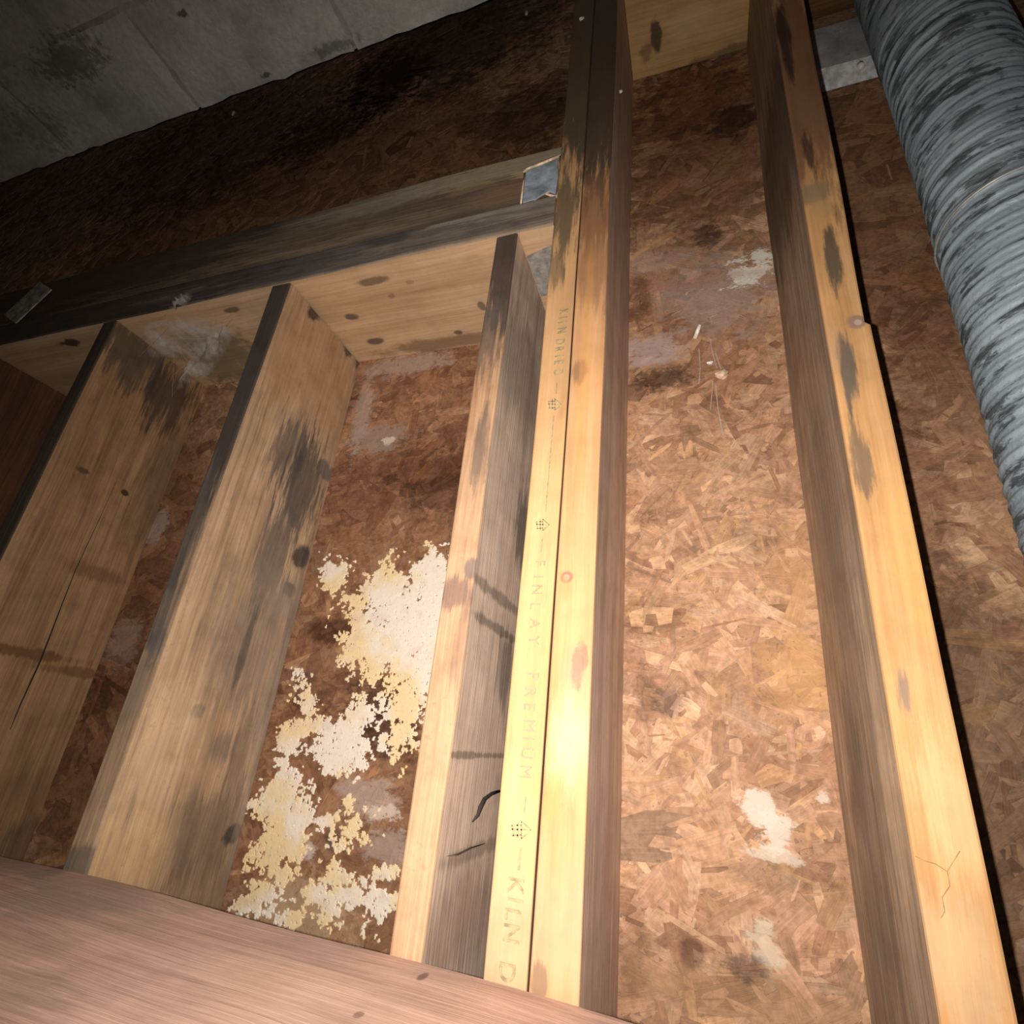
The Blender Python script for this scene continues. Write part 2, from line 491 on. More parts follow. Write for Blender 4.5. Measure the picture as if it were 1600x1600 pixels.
# crusts of old cream coating clinging to the board between the left joist and the short joist
def crusts():
    P = lambda px, py, hx, hy, w=1.0: (px, py, hx, hy, w)
    spots = [P(655, 990, 75, 85, 1.25), P(680, 930, 45, 65, 1.2), P(600, 925, 38, 28, 1.1), P(600, 1005, 52, 40, 1.2), P(590, 1040, 18, 38, 1.0), P(690, 1060, 22, 45, .8),
             P(520, 898, 22, 24, 1.0), P(550, 938, 14, 18, .8), P(640, 1095, 38, 26, .9), P(560, 1112, 24, 26, .9), P(470, 1055, 12, 34, .75), P(483, 1110, 14, 14, .7),
             P(455, 1150, 20, 24, 1.05), P(490, 1135, 34, 16, 1.0), P(522, 1168, 38, 34, 1.15), P(545, 1150, 22, 26, 1.1), P(516, 1196, 14, 16, .9),
             P(452, 1232, 20, 28, 1.15), P(440, 1262, 36, 38, 1.25), P(445, 1300, 30, 40, 1.2), P(420, 1345, 28, 26, .95), P(440, 1370, 34, 26, .8), P(410, 1395, 26, 24, .75),
             P(385, 1417, 26, 16, .9), P(480, 1395, 30, 26, .72), P(455, 1430, 34, 20, .65), P(525, 1375, 34, 14, .85), P(600, 1365, 26, 20, .8), P(555, 1400, 20, 18, .7),
             P(500, 1282, 10, 8, 1.0), P(525, 1278, 7, 8, .9), P(600, 1405, 14, 24, .75), P(620, 1180, 14, 20, .75), P(545, 1250, 10, 12, .7), P(590, 1425, 14, 14, .65),
             P(590, 1135, 14, 10, .7), P(625, 1115, 40, 26, .65), P(510, 1440, 24, 14, .6), P(478, 1085, 34, 60, .5), P(620, 1150, 50, 60, .48), P(540, 1290, 90, 60, .34), P(500, 1400, 120, 70, .5), P(590, 1400, 50, 50, .5), P(560, 960, 50, 70, .5), P(440, 1190, 26, 14, .5)]
    corners = [on(x, y, 2, D) for x in (360, 720) for y in (850, 1500)]
    gx0 = min(c[0] for c in corners) * S; gx1 = max(c[0] for c in corners) * S
    gy0 = min(c[1] for c in corners) * S; gy1 = max(c[1] for c in corners) * S
    h = 0.0013
    xs = np.arange(gx0, gx1, h); ys = np.arange(gy0, gy1, h)
    X, Y = np.meshgrid(xs, ys, indexing='ij')
    f = np.full(X.shape, -1.0)
    for px, py, hx, hy, w in spots:
        c = on(px, py, 2, D); a = on(px + hx, py, 2, D) - c; b = on(px, py + hy, 2, D) - c
        # ellipse spanned by the two in-plane vectors
        det = a[0] * b[1] - a[1] * b[0]
        dx = X - c[0] * S; dy = Y - c[1] * S
        u = (dx * b[1] - dy * b[0]) / (det * S); v = (dy * a[0] - dx * a[1]) / (det * S)
        f = np.maximum(f, w * 1.15 - np.hypot(u, v))
    n = fbm(X * 50 + 3, Y * 50, 31, 6, .78); n2 = fbm(X * 190, Y * 190, 77, 4, .7)
    f = f + (n - .5) * 2.9 + (n2 - .5) * 1.7
    solid = f > 0.16
    solid &= (fbm(X * 260, Y * 260, 5, 2) < 0.82)
    # label connected cells
    lab = np.zeros(solid.shape, int); cur = 0; comps = []
    for i, j in zip(*np.nonzero(solid)):
        if lab[i, j]: continue
        cur += 1; st = [(i, j)]; lab[i, j] = cur; cells = []
        while st:
            a, b = st.pop(); cells.append((a, b))
            for da, db in ((1, 0), (-1, 0), (0, 1), (0, -1)):
                p, q = a + da, b + db
                if 0 <= p < solid.shape[0] and 0 <= q < solid.shape[1] and solid[p, q] and not lab[p, q]:
                    lab[p, q] = cur; st.append((p, q))
        comps.append(cells)
    comps.sort(key=len, reverse=True)
    zs = ZC + D * S
    hn = fbm(X * 90, Y * 90, 55, 4)
    jit = np.random.default_rng(4).uniform(-1, 1, (X.shape[0] + 1, X.shape[1] + 1, 2))

    def build(cells):
        idx = {}; Vs = []; Fs = []; bnd = {}
        cs = set(cells)

        def vid(i, j, top):
            k = (i, j, top)
            if k not in idx:
                jx, jy = jit[i, j] * h * .45
                ii = min(i, X.shape[0] - 1); jj = min(j, X.shape[1] - 1)
                z = zs + 0.0035 if top else zs - 0.0009 - 0.0009 * hn[ii, jj]
                idx[k] = len(Vs); Vs.append((gx0 + i * h + jx, gy0 + j * h + jy, z))
            return idx[k]
        for i, j in cells:
            Fs.append((vid(i, j, 0), vid(i, j + 1, 0), vid(i + 1, j + 1, 0), vid(i + 1, j, 0)))
            for (di, dj), (p, q) in (((-1, 0), ((i, j), (i, j + 1))), ((1, 0), ((i + 1, j + 1), (i + 1, j))), ((0, -1), ((i + 1, j), (i, j))), ((0, 1), ((i, j + 1), (i + 1, j + 1)))):
                if (i + di, j + dj) not in cs:
                    Fs.append((vid(*q, 0), vid(*p, 0), vid(*p, 1), vid(*q, 1)))
        return mesh('residue_patch', Vs, Fs, True)
    g = NG('cream_crust')
    nz = g.noise((9, 9, 9), 4, 0.6, off=(2, 7, 1)); fz = g.noise((220, 220, 220), 4, .6); mz = g.noise((45, 45, 45), 5, .6)
    col = g.mix(g.rng(nz, .42, .58), (0.84, 0.65, 0.36), (0.85, 0.75, 0.62))
    col = g.mix(g.rng(mz, .5, .72, 0, .45), col, (0.62, 0.5, 0.42))
    col = g.mix(g.rng(fz, .6, .7, 0, .5), col, (0.4, 0.3, 0.2))
    g.l(col, g.b.inputs['Base Color']); g.b.inputs['Roughness'].default_value = .9
    g.bump(fz, .4, .002)
    big = [c for c in comps if len(c) > 45][:80]
    rest = [x for c in comps if c not in big and len(c) > 2 for x in c]
    for c in big:
        link('residue_patch', build(c), g.m, parent=ceiling)
    if rest:
        o = link('residue_crumbs', build(rest), g.m, parent=ceiling, kind='stuff')


crusts()

# ---------------------------------------------------------------- foundation wall of concrete blocks
def concrete(name, tone, seed):
    g = NG(name)
    o = (seed * 2.1, seed * .7, seed)
    a = g.noise((5, 5, 5), 5, .6, off=o); b = g.noise((70, 70, 70), 5, .65, off=o); c = g.noise((260, 260, 260), 3, .6, off=o)
    col = g.ramp(a, [(0.3, tuple(t * .62 for t in tone)), (0.5, tone), (0.7, tuple(t * 1.25 for t in tone))])
    col = g.mix(.5, col, g.ramp(b, [(.3, (.6, .6, .58)), (.65, (1.1, 1.1, 1.1))]), 'MULTIPLY')
    pits = g.rng(c, .33, .26, 0, .7)
    col = g.mix(pits, col, (.05, .05, .045))
    for px, py, hx, hy, s in ((110, 95, 60, 40, .55), (60, 200, 40, 40, .35), (520, 75, 40, 10, .5), (415, 118, 8, 5, .8), (285, 20, 8, 7, .8)):
        q = pblob(px, py, hx, hy, 1, -2.65, (0.075, 0.075, 0.068), s, .5, .6)
        col = g.blob(col, q['c'], q['r'], q['color'], q['strength'], q['soft'], b, .6)
    g.l(col, g.b.inputs['Base Color']); g.b.inputs['Roughness'].default_value = .92
    g.bump(g.math('ADD', b, g.math('MULTIPLY', c, .5)), .6, .004)
    return g.m


con = concrete('block_concrete', (0.64, 0.645, 0.58), 1)
mor = concrete('mortar', (0.5, 0.5, 0.45), 4)
WY = -2.65 * S
WT = ZC + 0.995 * S
core = [(-7.6 * S, WY - 0.20, 0), (2.4 * S, WY - 0.20, 0), (2.4 * S, WY - 0.0035, 0), (-7.6 * S, WY - 0.0035, 0)]
V = core + [(p[0], p[1], WT - 0.002) for p in core]
Fc = [(0, 3, 2, 1), (4, 5, 6, 7), (0, 1, 5, 4), (1, 2, 6, 5), (2, 3, 7, 6), (3, 0, 4, 7)]
wall = link('wall_back', mesh('wall_back', V, Fc), mor, label='grey concrete block foundation wall', kind='structure')


def block_mesh(x0, x1, z0, z1, seed):
    q = np.random.default_rng(seed)
    nxx, nzz = 14, 8
    Vs = []; Fs = []
    y = WY
    for j in range(nzz + 1):
        for i in range(nxx + 1):
            u = i / nxx; v = j / nzz
            e = min(u, 1 - u) * (x1 - x0); e2 = min(v, 1 - v) * (z1 - z0)
            d = 0.003 if min(e, e2) < 0.004 else 0.0
            Vs.append((x0 + u * (x1 - x0) + q.normal() * .0006, y - d + q.normal() * .0006, z0 + v * (z1 - z0) + (q.normal() * .0006 if 0 < j < nzz else q.normal() * .0012)))
    n = len(Vs); Wd = nxx + 1
    for j in range(nzz):
        for i in range(nxx):
            Fs.append((j * Wd + i, j * Wd + i + 1, (j + 1) * Wd + i + 1, (j + 1) * Wd + i)[::-1])
    # back frame
    ring = [i for i in range(Wd)] + [j * Wd + nxx for j in range(1, nzz + 1)] + [nzz * Wd + i for i in range(nxx - 1, -1, -1)] + [j * Wd for j in range(nzz - 1, 0, -1)]
    for k in ring: Vs.append((Vs[k][0], y - 0.03, Vs[k][2]))
    for k in range(len(ring)):
        k2 = (k + 1) % len(ring)
        Fs.append((ring[k], ring[k2], n + k2, n + k))
    Fs.append(tuple(n + k for k in range(len(ring))))
    import bmesh
    me = mesh('block', Vs, Fs)
    bm = bmesh.new(); bm.from_mesh(me); bmesh.ops.recalc_face_normals(bm, faces=bm.faces); bm.to_mesh(me); bm.free()
    return me


mod = 0.888; jt = 0.010
zt_ = WT; row = 0
while zt_ > 0.02:
    zb_ = max(zt_ - 0.2, 0.0)
    x = -2.2 - 6 * mod - (0.44 if row % 2 else 0)
    k = 0
    while x < 2.2:
        if x > -7.5:
            bx0 = x * S + jt / 2; bx1 = (x + mod) * S - jt / 2
            link('block', block_mesh(bx0, bx1, zb_ + jt / 2, zt_ - (0 if row == 0 else jt / 2), row * 100 + k), con, parent=wall)
        x += mod; k += 1
    zt_ -= 0.2; row += 1

# dirt floor of the crawl space
g = NG('dirt')
nz = g.noise((6, 6, 6), 6, .65)
g.l(g.ramp(nz, [(.3, (.05, .04, .03)), (.7, (.16, .13, .1))]), g.b.inputs['Base Color'])
g.b.inputs['Roughness'].default_value = 1
g.bump(nz, 1, .02)
V = [(-3.9, -1.52, -.05), (1.2, -1.52, -.05), (1.2, 1.2, -.05), (-3.9, 1.2, -.05), (-3.9, -1.52, 0), (1.2, -1.52, 0), (1.2, 1.2, 0), (-3.9, 1.2, 0)]
link('floor', mesh('floor', V, Fc), g.m, label='bare dirt ground of the crawl space', kind='structure')

# ---------------------------------------------------------------- timber
LT = (0.70, 0.44, 0.19)
GREY = (0.10, 0.085, 0.072)
DK = (0.055, 0.045, 0.038)
GB = (0.17, 0.115, 0.08)
ZT = D + 0.004
YB = 1.15      # joists run on past the girder
YW = -3.85


def fb(px, py, hx, hy, c, s=.8, soft=.4, amt=.5, fine=False): return pblob(px, py, hx, hy, 2, 1.0, c, s, soft, amt, fine)


# lettered trimmer (left of the pair)
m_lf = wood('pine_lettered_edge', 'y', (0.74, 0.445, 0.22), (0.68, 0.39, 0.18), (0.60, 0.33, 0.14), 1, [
    fb(900, 90, 60, 190, (0.075, 0.058, 0.04), .93, .25, .35), fb(880, 330, 22, 90, (0.13, 0.1, 0.062), .85, .35, .6), fb(868, 420, 16, 40, (0.2, 0.135, 0.075), .7, .4),
    fb(890, 500, 12, 90, (0.5, 0.3, 0.15), .6, .5), fb(775, 1480, 70, 120, (0.55, 0.37, 0.225), .6, .6), fb(790, 1300, 20, 60, (0.68, 0.4, 0.2), .4, .5)],  # broad patch at the lower end: flash falloff painted as a duller peach
    specks=.08, stain_amt=.12, stain_lo=.62, grain=.35, bumpk=.25)
m_ls = wood('pine_weathered_side', 'y', (.3, .2, .13), (.22, .15, .1), GREY, 2, stain_amt=.5)
m_rf = wood('pine_orange_edge', 'y', (0.71, 0.40, 0.195), (0.63, 0.33, 0.15), (0.53, 0.26, 0.115), 3, [
    fb(940, 110, 70, 200, (0.062, 0.045, 0.034), .94, .25, .3), fb(930, 330, 40, 60, (0.2, 0.1, 0.05), .75, .4), fb(930, 420, 40, 70, (0.3, 0.15, 0.075), .7, .5),
    fb(905, 580, 14, 18, (0.2, 0.1, 0.06), .6), fb(885, 902, 10, 10, (0.3, 0.14, 0.09), .85, .3, .2, True), fb(885, 902, 5, 5, (0.5, 0.3, 0.19), .8, .3, .2, True), fb(885, 922, 12, 20, (0.6, 0.26, 0.1), .5),
    fb(901, 1045, 8, 26, (0.22, 0.09, 0.06), .85, .4, .6, True), fb(912, 1030, 5, 16, (0.26, 0.12, 0.08), .7, .4, .6, True), fb(900, 1050, 22, 50, (0.55, 0.3, 0.2), .5, .5),
    fb(890, 1150, 26, 80, (0.8, 0.55, 0.3), .7, .6), fb(865, 1250, 12, 40, (0.62, 0.3, 0.1), .5), fb(880, 1450, 60, 130, (0.58, 0.36, 0.215), .6, .6), fb(845, 1535, 14, 26, (0.24, 0.16, 0.1), .75, .35), fb(915, 560, 10, 200, (0.66, 0.33, 0.09), .4)],  # lower end dulled in the colour too, standing in for flash falloff
    specks=.07, grain=.35, bumpk=.25, stain_amt=.1, stain_lo=.63)
m_rs = wood('grey_brown_side_lifted', 'y', (.88, .70, .58), (.78, .60, .49), (.58, .44, .35), 4, stain_amt=.4, stain=(.34, .265, .21), specks=.15, bumpk=.4, grain=.6)  # side colour lightened to stand in for bounced light in grazing shade
TL, TM, TR = -0.3435, -0.2701, -0.1909
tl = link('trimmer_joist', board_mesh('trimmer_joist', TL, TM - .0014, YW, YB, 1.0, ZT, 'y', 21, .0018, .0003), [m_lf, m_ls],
          label='yellow joist with printed lettering along its underside, left of the doubled pair', cat='joist')
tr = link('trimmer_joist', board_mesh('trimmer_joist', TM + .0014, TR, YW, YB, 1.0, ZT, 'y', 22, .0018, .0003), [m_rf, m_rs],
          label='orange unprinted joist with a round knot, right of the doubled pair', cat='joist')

# short joist hung from the header beside the pair
m_jf = wood('pinkish_edge', 'y', (0.60, 0.37, 0.215), (0.5, 0.29, 0.16), (0.37, 0.2, 0.11), 5, [
    fb(790, 420, 50, 90, (0.062, 0.047, 0.042), .9, .35, .4), fb(752, 520, 30, 70, (0.13, 0.095, 0.078), .75, .4), fb(752, 700, 14, 70, (0.14, 0.11, 0.09), .7, .4), fb(735, 640, 10, 60, (0.36, 0.17, 0.09), .5),
    fb(712, 925, 20, 24, (0.19, 0.12, 0.1), .75, .4), fb(737, 888, 12, 14, (0.2, 0.15, 0.13), .8, .35), fb(720, 1000, 8, 80, (0.2, 0.13, 0.1), .4)],
    specks=.2, stain_amt=.25, stain_lo=.6, grain=.6)
JX = -0.4485
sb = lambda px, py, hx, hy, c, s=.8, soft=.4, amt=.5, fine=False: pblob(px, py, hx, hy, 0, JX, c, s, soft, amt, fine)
m_js = wood('grey_brown_face_lifted', 'y', (.88, .68, .53), (.78, .59, .45), (.6, .44, .335), 6, [  # face painted paler than the wood, lifting its shade under the grazing flash
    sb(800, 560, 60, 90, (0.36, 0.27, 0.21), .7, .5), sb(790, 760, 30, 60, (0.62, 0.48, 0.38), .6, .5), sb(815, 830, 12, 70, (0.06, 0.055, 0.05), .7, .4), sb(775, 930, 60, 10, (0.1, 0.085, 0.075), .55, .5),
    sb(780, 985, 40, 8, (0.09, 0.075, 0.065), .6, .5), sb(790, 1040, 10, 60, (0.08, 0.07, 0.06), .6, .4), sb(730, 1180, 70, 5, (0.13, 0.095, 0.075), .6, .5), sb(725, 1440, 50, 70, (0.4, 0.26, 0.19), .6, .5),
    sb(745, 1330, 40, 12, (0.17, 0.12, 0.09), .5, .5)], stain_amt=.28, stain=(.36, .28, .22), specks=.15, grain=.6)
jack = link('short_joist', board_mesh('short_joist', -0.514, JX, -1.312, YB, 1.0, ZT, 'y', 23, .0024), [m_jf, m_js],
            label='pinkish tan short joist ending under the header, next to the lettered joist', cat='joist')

# left joist
m_aF = wood('left_joist_edge', 'y', (0.52, 0.36, 0.22), (0.40, 0.27, 0.165), (0.27, 0.18, 0.115), 7, [
    fb(400, 560, 60, 190, (0.058, 0.047, 0.043), .93, .3, .3), fb(305, 800, 14, 110, (0.085, 0.07, 0.06), .85, .35, .5), fb(255, 960, 12, 60, (0.1, 0.085, 0.072), .8, .4), fb(245, 1005, 16, 30, (0.11, 0.09, 0.085), .75, .4, .5, True),
    fb(210, 1080, 14, 60, (0.2, 0.155, 0.12), .6), fb(130, 1350, 30, 30, (0.1, 0.085, 0.075), .7, .4)], specks=.2, stain_amt=.3)
LX = -1.2445
lb = lambda px, py, hx, hy, c, s=.8, soft=.4, amt=.5, fine=False: pblob(px, py, hx, hy, 0, LX, c, s, soft, amt, fine)
m_aS = wood('left_joist_face', 'y', (0.60, 0.42, 0.27), (0.50, 0.335, 0.205), (0.36, 0.235, 0.145), 8, [
    lb(490, 580, 70, 90, (0.46, 0.27, 0.14), .6, .5), lb(490, 485, 12, 24, (0.06, 0.045, 0.038), .9, .35, .5, True), lb(545, 540, 8, 24, (0.07, 0.055, 0.045), .85, .4, .5, True), lb(562, 560, 6, 24, (0.05, 0.04, 0.035), .8, .4),
    lb(455, 700, 26, 70, (0.1, 0.085, 0.075), .72, .45, .7), lb(470, 760, 30, 80, (0.085, 0.075, 0.068), .8, .4, .7), lb(430, 860, 26, 90, (0.12, 0.1, 0.088), .75, .45, .7),
    lb(510, 735, 12, 16, (0.14, 0.12, 0.105), .8, .4, .5, True), lb(470, 870, 12, 20, (0.055, 0.05, 0.047), .9, .35, .4, True), lb(452, 922, 11, 11, (0.07, 0.06, 0.054), .9, .35, .4, True),
    lb(450, 940, 34, 40, (0.3, 0.25, 0.21), .55, .5), lb(400, 985, 55, 120, (0.24, 0.185, 0.14), .6, .5, .7), lb(380, 1020, 6, 60, (0.1, 0.08, 0.068), .75, .4), lb(430, 1060, 26, 110, (0.3, 0.235, 0.18), .65, .5),
    lb(308, 1112, 10, 12, (0.12, 0.1, 0.082), .8, .4, .4, True), lb(345, 1170, 16, 26, (0.15, 0.12, 0.1), .65, .5), lb(375, 1180, 10, 100, (0.19, 0.14, 0.1), .6, .5), lb(320, 1300, 50, 60, (0.17, 0.12, 0.085), .7, .5, .7),
    lb(365, 1300, 16, 16, (0.06, 0.05, 0.045), .9, .35, .5, True), lb(330, 1390, 60, 50, (0.2, 0.135, 0.085), .6, .5), lb(250, 1180, 50, 120, (0.66, 0.47, 0.28), .45, .5), lb(210, 1330, 50, 60, (0.64, 0.42, 0.2), .5, .5),
    lb(400, 1200, 10, 140, (0.36, 0.285, 0.22), .6, .5)],
    stain_amt=.3, stain=(.12, .095, .078), stain_lo=.6, specks=.22)
lj = link('floor_joist', board_mesh('floor_joist', -1.3134, LX, -1.312, YB, 1.0, ZT, 'y', 24, .0024), [m_aF, m_aS],
          label='wide tan joist with grey black stain streaks, left of the cream crusts', cat='joist')

# far-left joist
FX = -2.052
qb = lambda px, py, hx, hy, c, s=.8, soft=.4, amt=.5, fine=False: pblob(px, py, hx, hy, 0, FX, c, s, soft, amt, fine)
m_fF = wood('dark_edge', 'y', (.1, .075, .055), (.07, .052, .04), DK, 9, specks=.2)
m_fS = wood('brown_face', 'y', (0.5, 0.305, 0.155), (0.42, 0.24, 0.115), (0.31, 0.17, 0.08), 10, [
    qb(215, 555, 60, 50, (0.1, 0.08, 0.055), .85, .4, .7), qb(265, 620, 36, 60, (0.08, 0.055, 0.042), .85, .4, .6), qb(250, 760, 30, 110, (0.14, 0.09, 0.055), .6, .5), qb(40, 1020, 90, 9, (0.16, 0.07, 0.03), .8, .4, .5),
    qb(120, 1050, 50, 9, (0.17, 0.08, 0.035), .7, .4, .5), qb(150, 895, 50, 12, (0.18, 0.09, 0.045), .6, .5), qb(195, 770, 7, 5, (0.04, 0.02, 0.015), .9, .3, .3, True), qb(130, 735, 14, 5, (0.08, 0.05, 0.03), .8, .4, .5, True),
    qb(80, 1230, 80, 30, (0.2, 0.1, 0.05), .5, .5), qb(60, 1320, 60, 40, (0.1, 0.075, 0.055), .6, .5)], specks=.2, stain_amt=.25, stain=(.15, .09, .05))
fj = link('floor_joist', board_mesh('floor_joist', -2.125, FX, -1.312, YB, 1.0, ZT, 'y', 25, .0024), [m_fF, m_fS],
          label='dim brown joist with one long crack, second joist left of the short joist', cat='joist')
# the crack: a dark sliver of a gap, built as thin splits lying in the face
def crack(pts, rad, mat, parent, name='crack'):
    V, Fc = tube(pts, rad, 5)
    return link(name, mesh(name, V, Fc, True), mat, parent=parent)


blk = plain('crack_dark', (0.012, 0.009, 0.007), .9, var=.2, bumpk=0)
pts = [W(*on(px, py, 0, FX)) for px, py in ((182, 752), (150, 822), (118, 890), (90, 961), (62, 1035), (34, 1096), (16, 1140))]
crack([p + Vector((-.0002, 0, 0)) for p in pts], [.0004, .0007, .0009, .0013, .0013, .001, .0005], blk, fj)

m_tS = wood('dark_red_face', 'y', (0.22, 0.1, 0.045), (0.16, 0.07, 0.032), (0.09, 0.042, 0.022), 11, specks=.2, stain_amt=.4)
link('floor_joist', board_mesh('floor_joist', -2.93, -2.857, -1.312, YB, 1.0, ZT, 'y', 26, .0024), [m_fF, m_tS],
     label='dark reddish joist face at the left edge of the picture, leftmost joist', cat='joist')

# right joist: waney edge above the knot
RC, RR = 0.2615, 0.3434
knot_y = on(1358, 503, 2, 1.0)[1] * S


def wane(t):
    if t >= knot_y + 0.002: return 0.0
    d = knot_y - t
    return -0.0042 * min(1, max(0, (d + .002) / .004)) + 0.0035 * min(1, d / 0.35)


prof = dict(corner=1, f=wane, t=np.array([knot_y - .03, knot_y - .012, knot_y - .004, knot_y - .002, knot_y, knot_y + .0022]))
m_kF = wood('amber_edge', 'y', (0.70, 0.42, 0.2), (0.62, 0.345, 0.145), (0.5, 0.26, 0.1), 12, [
    fb(1235, 120, 70, 180, (0.21, 0.105, 0.055), .85, .3, .35), fb(1225, 60, 10, 60, (0.035, 0.022, 0.017), .85, .4), fb(1265, 240, 9, 40, (0.04, 0.025, 0.018), .8, .4), fb(1275, 300, 26, 18, (0.26, 0.19, 0.1), .8, .4, .5, True), fb(1285, 325, 20, 14, (0.45, 0.29, 0.12), .7, .4, .5, True),
    fb(1300, 400, 12, 50, (0.1, 0.078, 0.055), .9, .35, .5), fb(1325, 580, 13, 50, (0.12, 0.1, 0.08), .9, .4, .6), fb(1350, 720, 14, 60, (0.14, 0.105, 0.075), .75, .45, .7), fb(1300, 540, 10, 40, (0.5, 0.3, 0.17), .5),
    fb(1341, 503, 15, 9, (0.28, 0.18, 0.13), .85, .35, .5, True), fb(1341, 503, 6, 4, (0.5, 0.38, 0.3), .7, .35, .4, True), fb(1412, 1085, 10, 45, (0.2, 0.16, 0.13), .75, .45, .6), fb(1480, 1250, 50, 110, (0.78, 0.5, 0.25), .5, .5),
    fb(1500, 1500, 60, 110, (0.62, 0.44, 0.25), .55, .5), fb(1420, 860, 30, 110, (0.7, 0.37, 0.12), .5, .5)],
    specks=.1, grain=.4, stain_amt=.12, stain_lo=.62, bumpk=.3)
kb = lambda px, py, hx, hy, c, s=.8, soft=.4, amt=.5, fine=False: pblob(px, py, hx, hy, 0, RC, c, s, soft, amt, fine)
m_kS = wood('grey_brown_joist_face_lifted', 'y', (.6, .46, .33), (.47, .35, .24), (.3, .22, .155), 13, [  # lifted shade of this grazing-lit face is put into its paler colour
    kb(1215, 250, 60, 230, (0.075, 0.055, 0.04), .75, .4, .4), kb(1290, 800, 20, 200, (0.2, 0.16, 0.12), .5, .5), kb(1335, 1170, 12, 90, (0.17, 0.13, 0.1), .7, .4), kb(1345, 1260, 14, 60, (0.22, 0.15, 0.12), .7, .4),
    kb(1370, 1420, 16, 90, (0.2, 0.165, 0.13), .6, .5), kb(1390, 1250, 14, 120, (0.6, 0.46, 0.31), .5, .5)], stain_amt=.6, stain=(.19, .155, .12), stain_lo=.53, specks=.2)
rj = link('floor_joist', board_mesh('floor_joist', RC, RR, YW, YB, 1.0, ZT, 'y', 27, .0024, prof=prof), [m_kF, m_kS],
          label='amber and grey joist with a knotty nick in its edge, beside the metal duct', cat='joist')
# hairline splits in the lower end of that joist
for q, r_ in (((1430, 1338), (1446, 1346), (1462, 1350), (1480, 1362), (1490, 1346), (1500, 1330)), .0003), (((1480, 1362), (1484, 1384), (1472, 1402), (1476, 1424), (1470, 1434)), .0003):
    crack([W(*on(px, py, 2, 0.9995)) for px, py in q], r_, plain('split_brown', (.4, .24, .1), .9, bumpk=0), rj, 'split')
crack([W(*on(px, py, 0, JX + .0004)) for px, py in ((698, 1338), (715, 1335), (735, 1325), (757, 1318))], [.0004, .0009, .0008, .0003], plain('split_grey', (.1, .07, .05), .9, bumpk=0), jack, 'split')

# lifted dark splinter on the short joist's face
sp = [(780, 1236), (768, 1240), (757, 1248), (750, 1262), (746, 1274), (738, 1284)]
pts = [W(*on(px, py, 0, JX + .002 + .004 * math.sin(i * .7))) for i, (px, py) in enumerate(sp)]
V, Fc = tube(pts, [.0014, .0018, .002, .0022, .0017, .0007], 6)
link('splinter', mesh('splinter', V, Fc, True), plain('splinter_dark', (.03, .022, .018), .8, bumpk=0), parent=jack, label='dark curled splinter lifting off the face')

# header: two timbers side by side
HL, HR = -4.3, -0.3455
m_hF = wood('header_lower_edge', 'x', (.33, .275, .225), (.22, .18, .148), (.1, .082, .07), 14, [
    fb(740, 335, 150, 14, (0.36, 0.31, 0.26), .6, .5), fb(600, 375, 60, 8, (0.06, 0.055, 0.055), .8, .4), fb(650, 397, 200, 5, (0.42, 0.31, 0.21), .6, .4), fb(100, 480, 260, 60, (0.045, 0.034, 0.026), .8, .4), fb(430, 420, 120, 22, (0.075, 0.064, 0.06), .7, .4)],
    stain_amt=.6, stain_lo=.53, stain=(.085, .072, .068), specks=.25, grain=1.0)
UY = -1.318
ub = lambda px, py, hx, hy, c, s=.8, soft=.4, amt=.4, fine=True: pblob(px, py, hx, hy, 1, UY, c, s, soft, amt, fine)
m_hU = wood('header_clean_face', 'x', (0.68, 0.47, 0.285), (0.6, 0.40, 0.23), (0.48, 0.3, 0.16), 15, [
    ub(585, 440, 26, 6, (0.17, 0.115, 0.065), .85, .4, .3), ub(612, 463, 7, 5, (0.24, 0.15, 0.085), .8, .4), ub(640, 442, 7, 4, (0.3, 0.19, 0.11), .7), ub(548, 496, 10, 5, (0.1, 0.07, 0.05), .85), ub(588, 534, 14, 5, (0.09, 0.065, 0.048), .85),
    ub(752, 478, 6, 6, (0.16, 0.12, 0.09), .85), ub(700, 535, 120, 10, (0.18, 0.11, 0.06), .7, .5), ub(715, 520, 8, 4, (0.1, 0.06, 0.04), .8), ub(110, 535, 20, 6, (0.05, 0.035, 0.025), .9), ub(360, 485, 14, 4, (0.12, 0.07, 0.05), .8),
    ub(350, 560, 70, 40, (0.14, 0.12, 0.07), .7, .5, .7)],
    specks=.1, grain=.5, stain_amt=.12, stain_lo=.64, bumpk=.3)
hl = link('header_board', board_mesh('header_board', HL, HR, -1.4325, UY, 1.0, ZT, 'x', 31, .0025, .001), [m_hF, m_hU],
          label='lower header board with dark edge and clean knotty face that the joists butt against', cat='header')
m_h2 = wood('header_upper_edge', 'x', (.34, .25, .165), (.22, .158, .108), (.1, .074, .056), 16, [
    fb(760, 265, 190, 14, (0.38, 0.315, 0.22), .75, .4), fb(560, 320, 130, 12, (0.3, 0.255, 0.2), .65, .5), fb(780, 300, 60, 20, (0.24, 0.145, 0.085), .6), fb(730, 290, 40, 8, (0.33, 0.23, 0.12), .5), fb(830, 310, 30, 10, (0.12, 0.065, 0.035), .6),
    fb(150, 430, 260, 40, (0.05, 0.036, 0.026), .8, .4), fb(845, 258, 40, 7, (0.5, 0.36, 0.2), .7, .4)],
    stain_amt=.55, stain_lo=.54, stain=(.09, .07, .058), specks=.25)
hu = link('header_board', board_mesh('header_board', HL, HR, -1.668, -1.4405, 1.012, ZT, 'x', 32, .0025, .001), [m_h2, m_h2],
          label='upper header board of brown grey weathered wood carrying the shiny metal tab', cat='header')

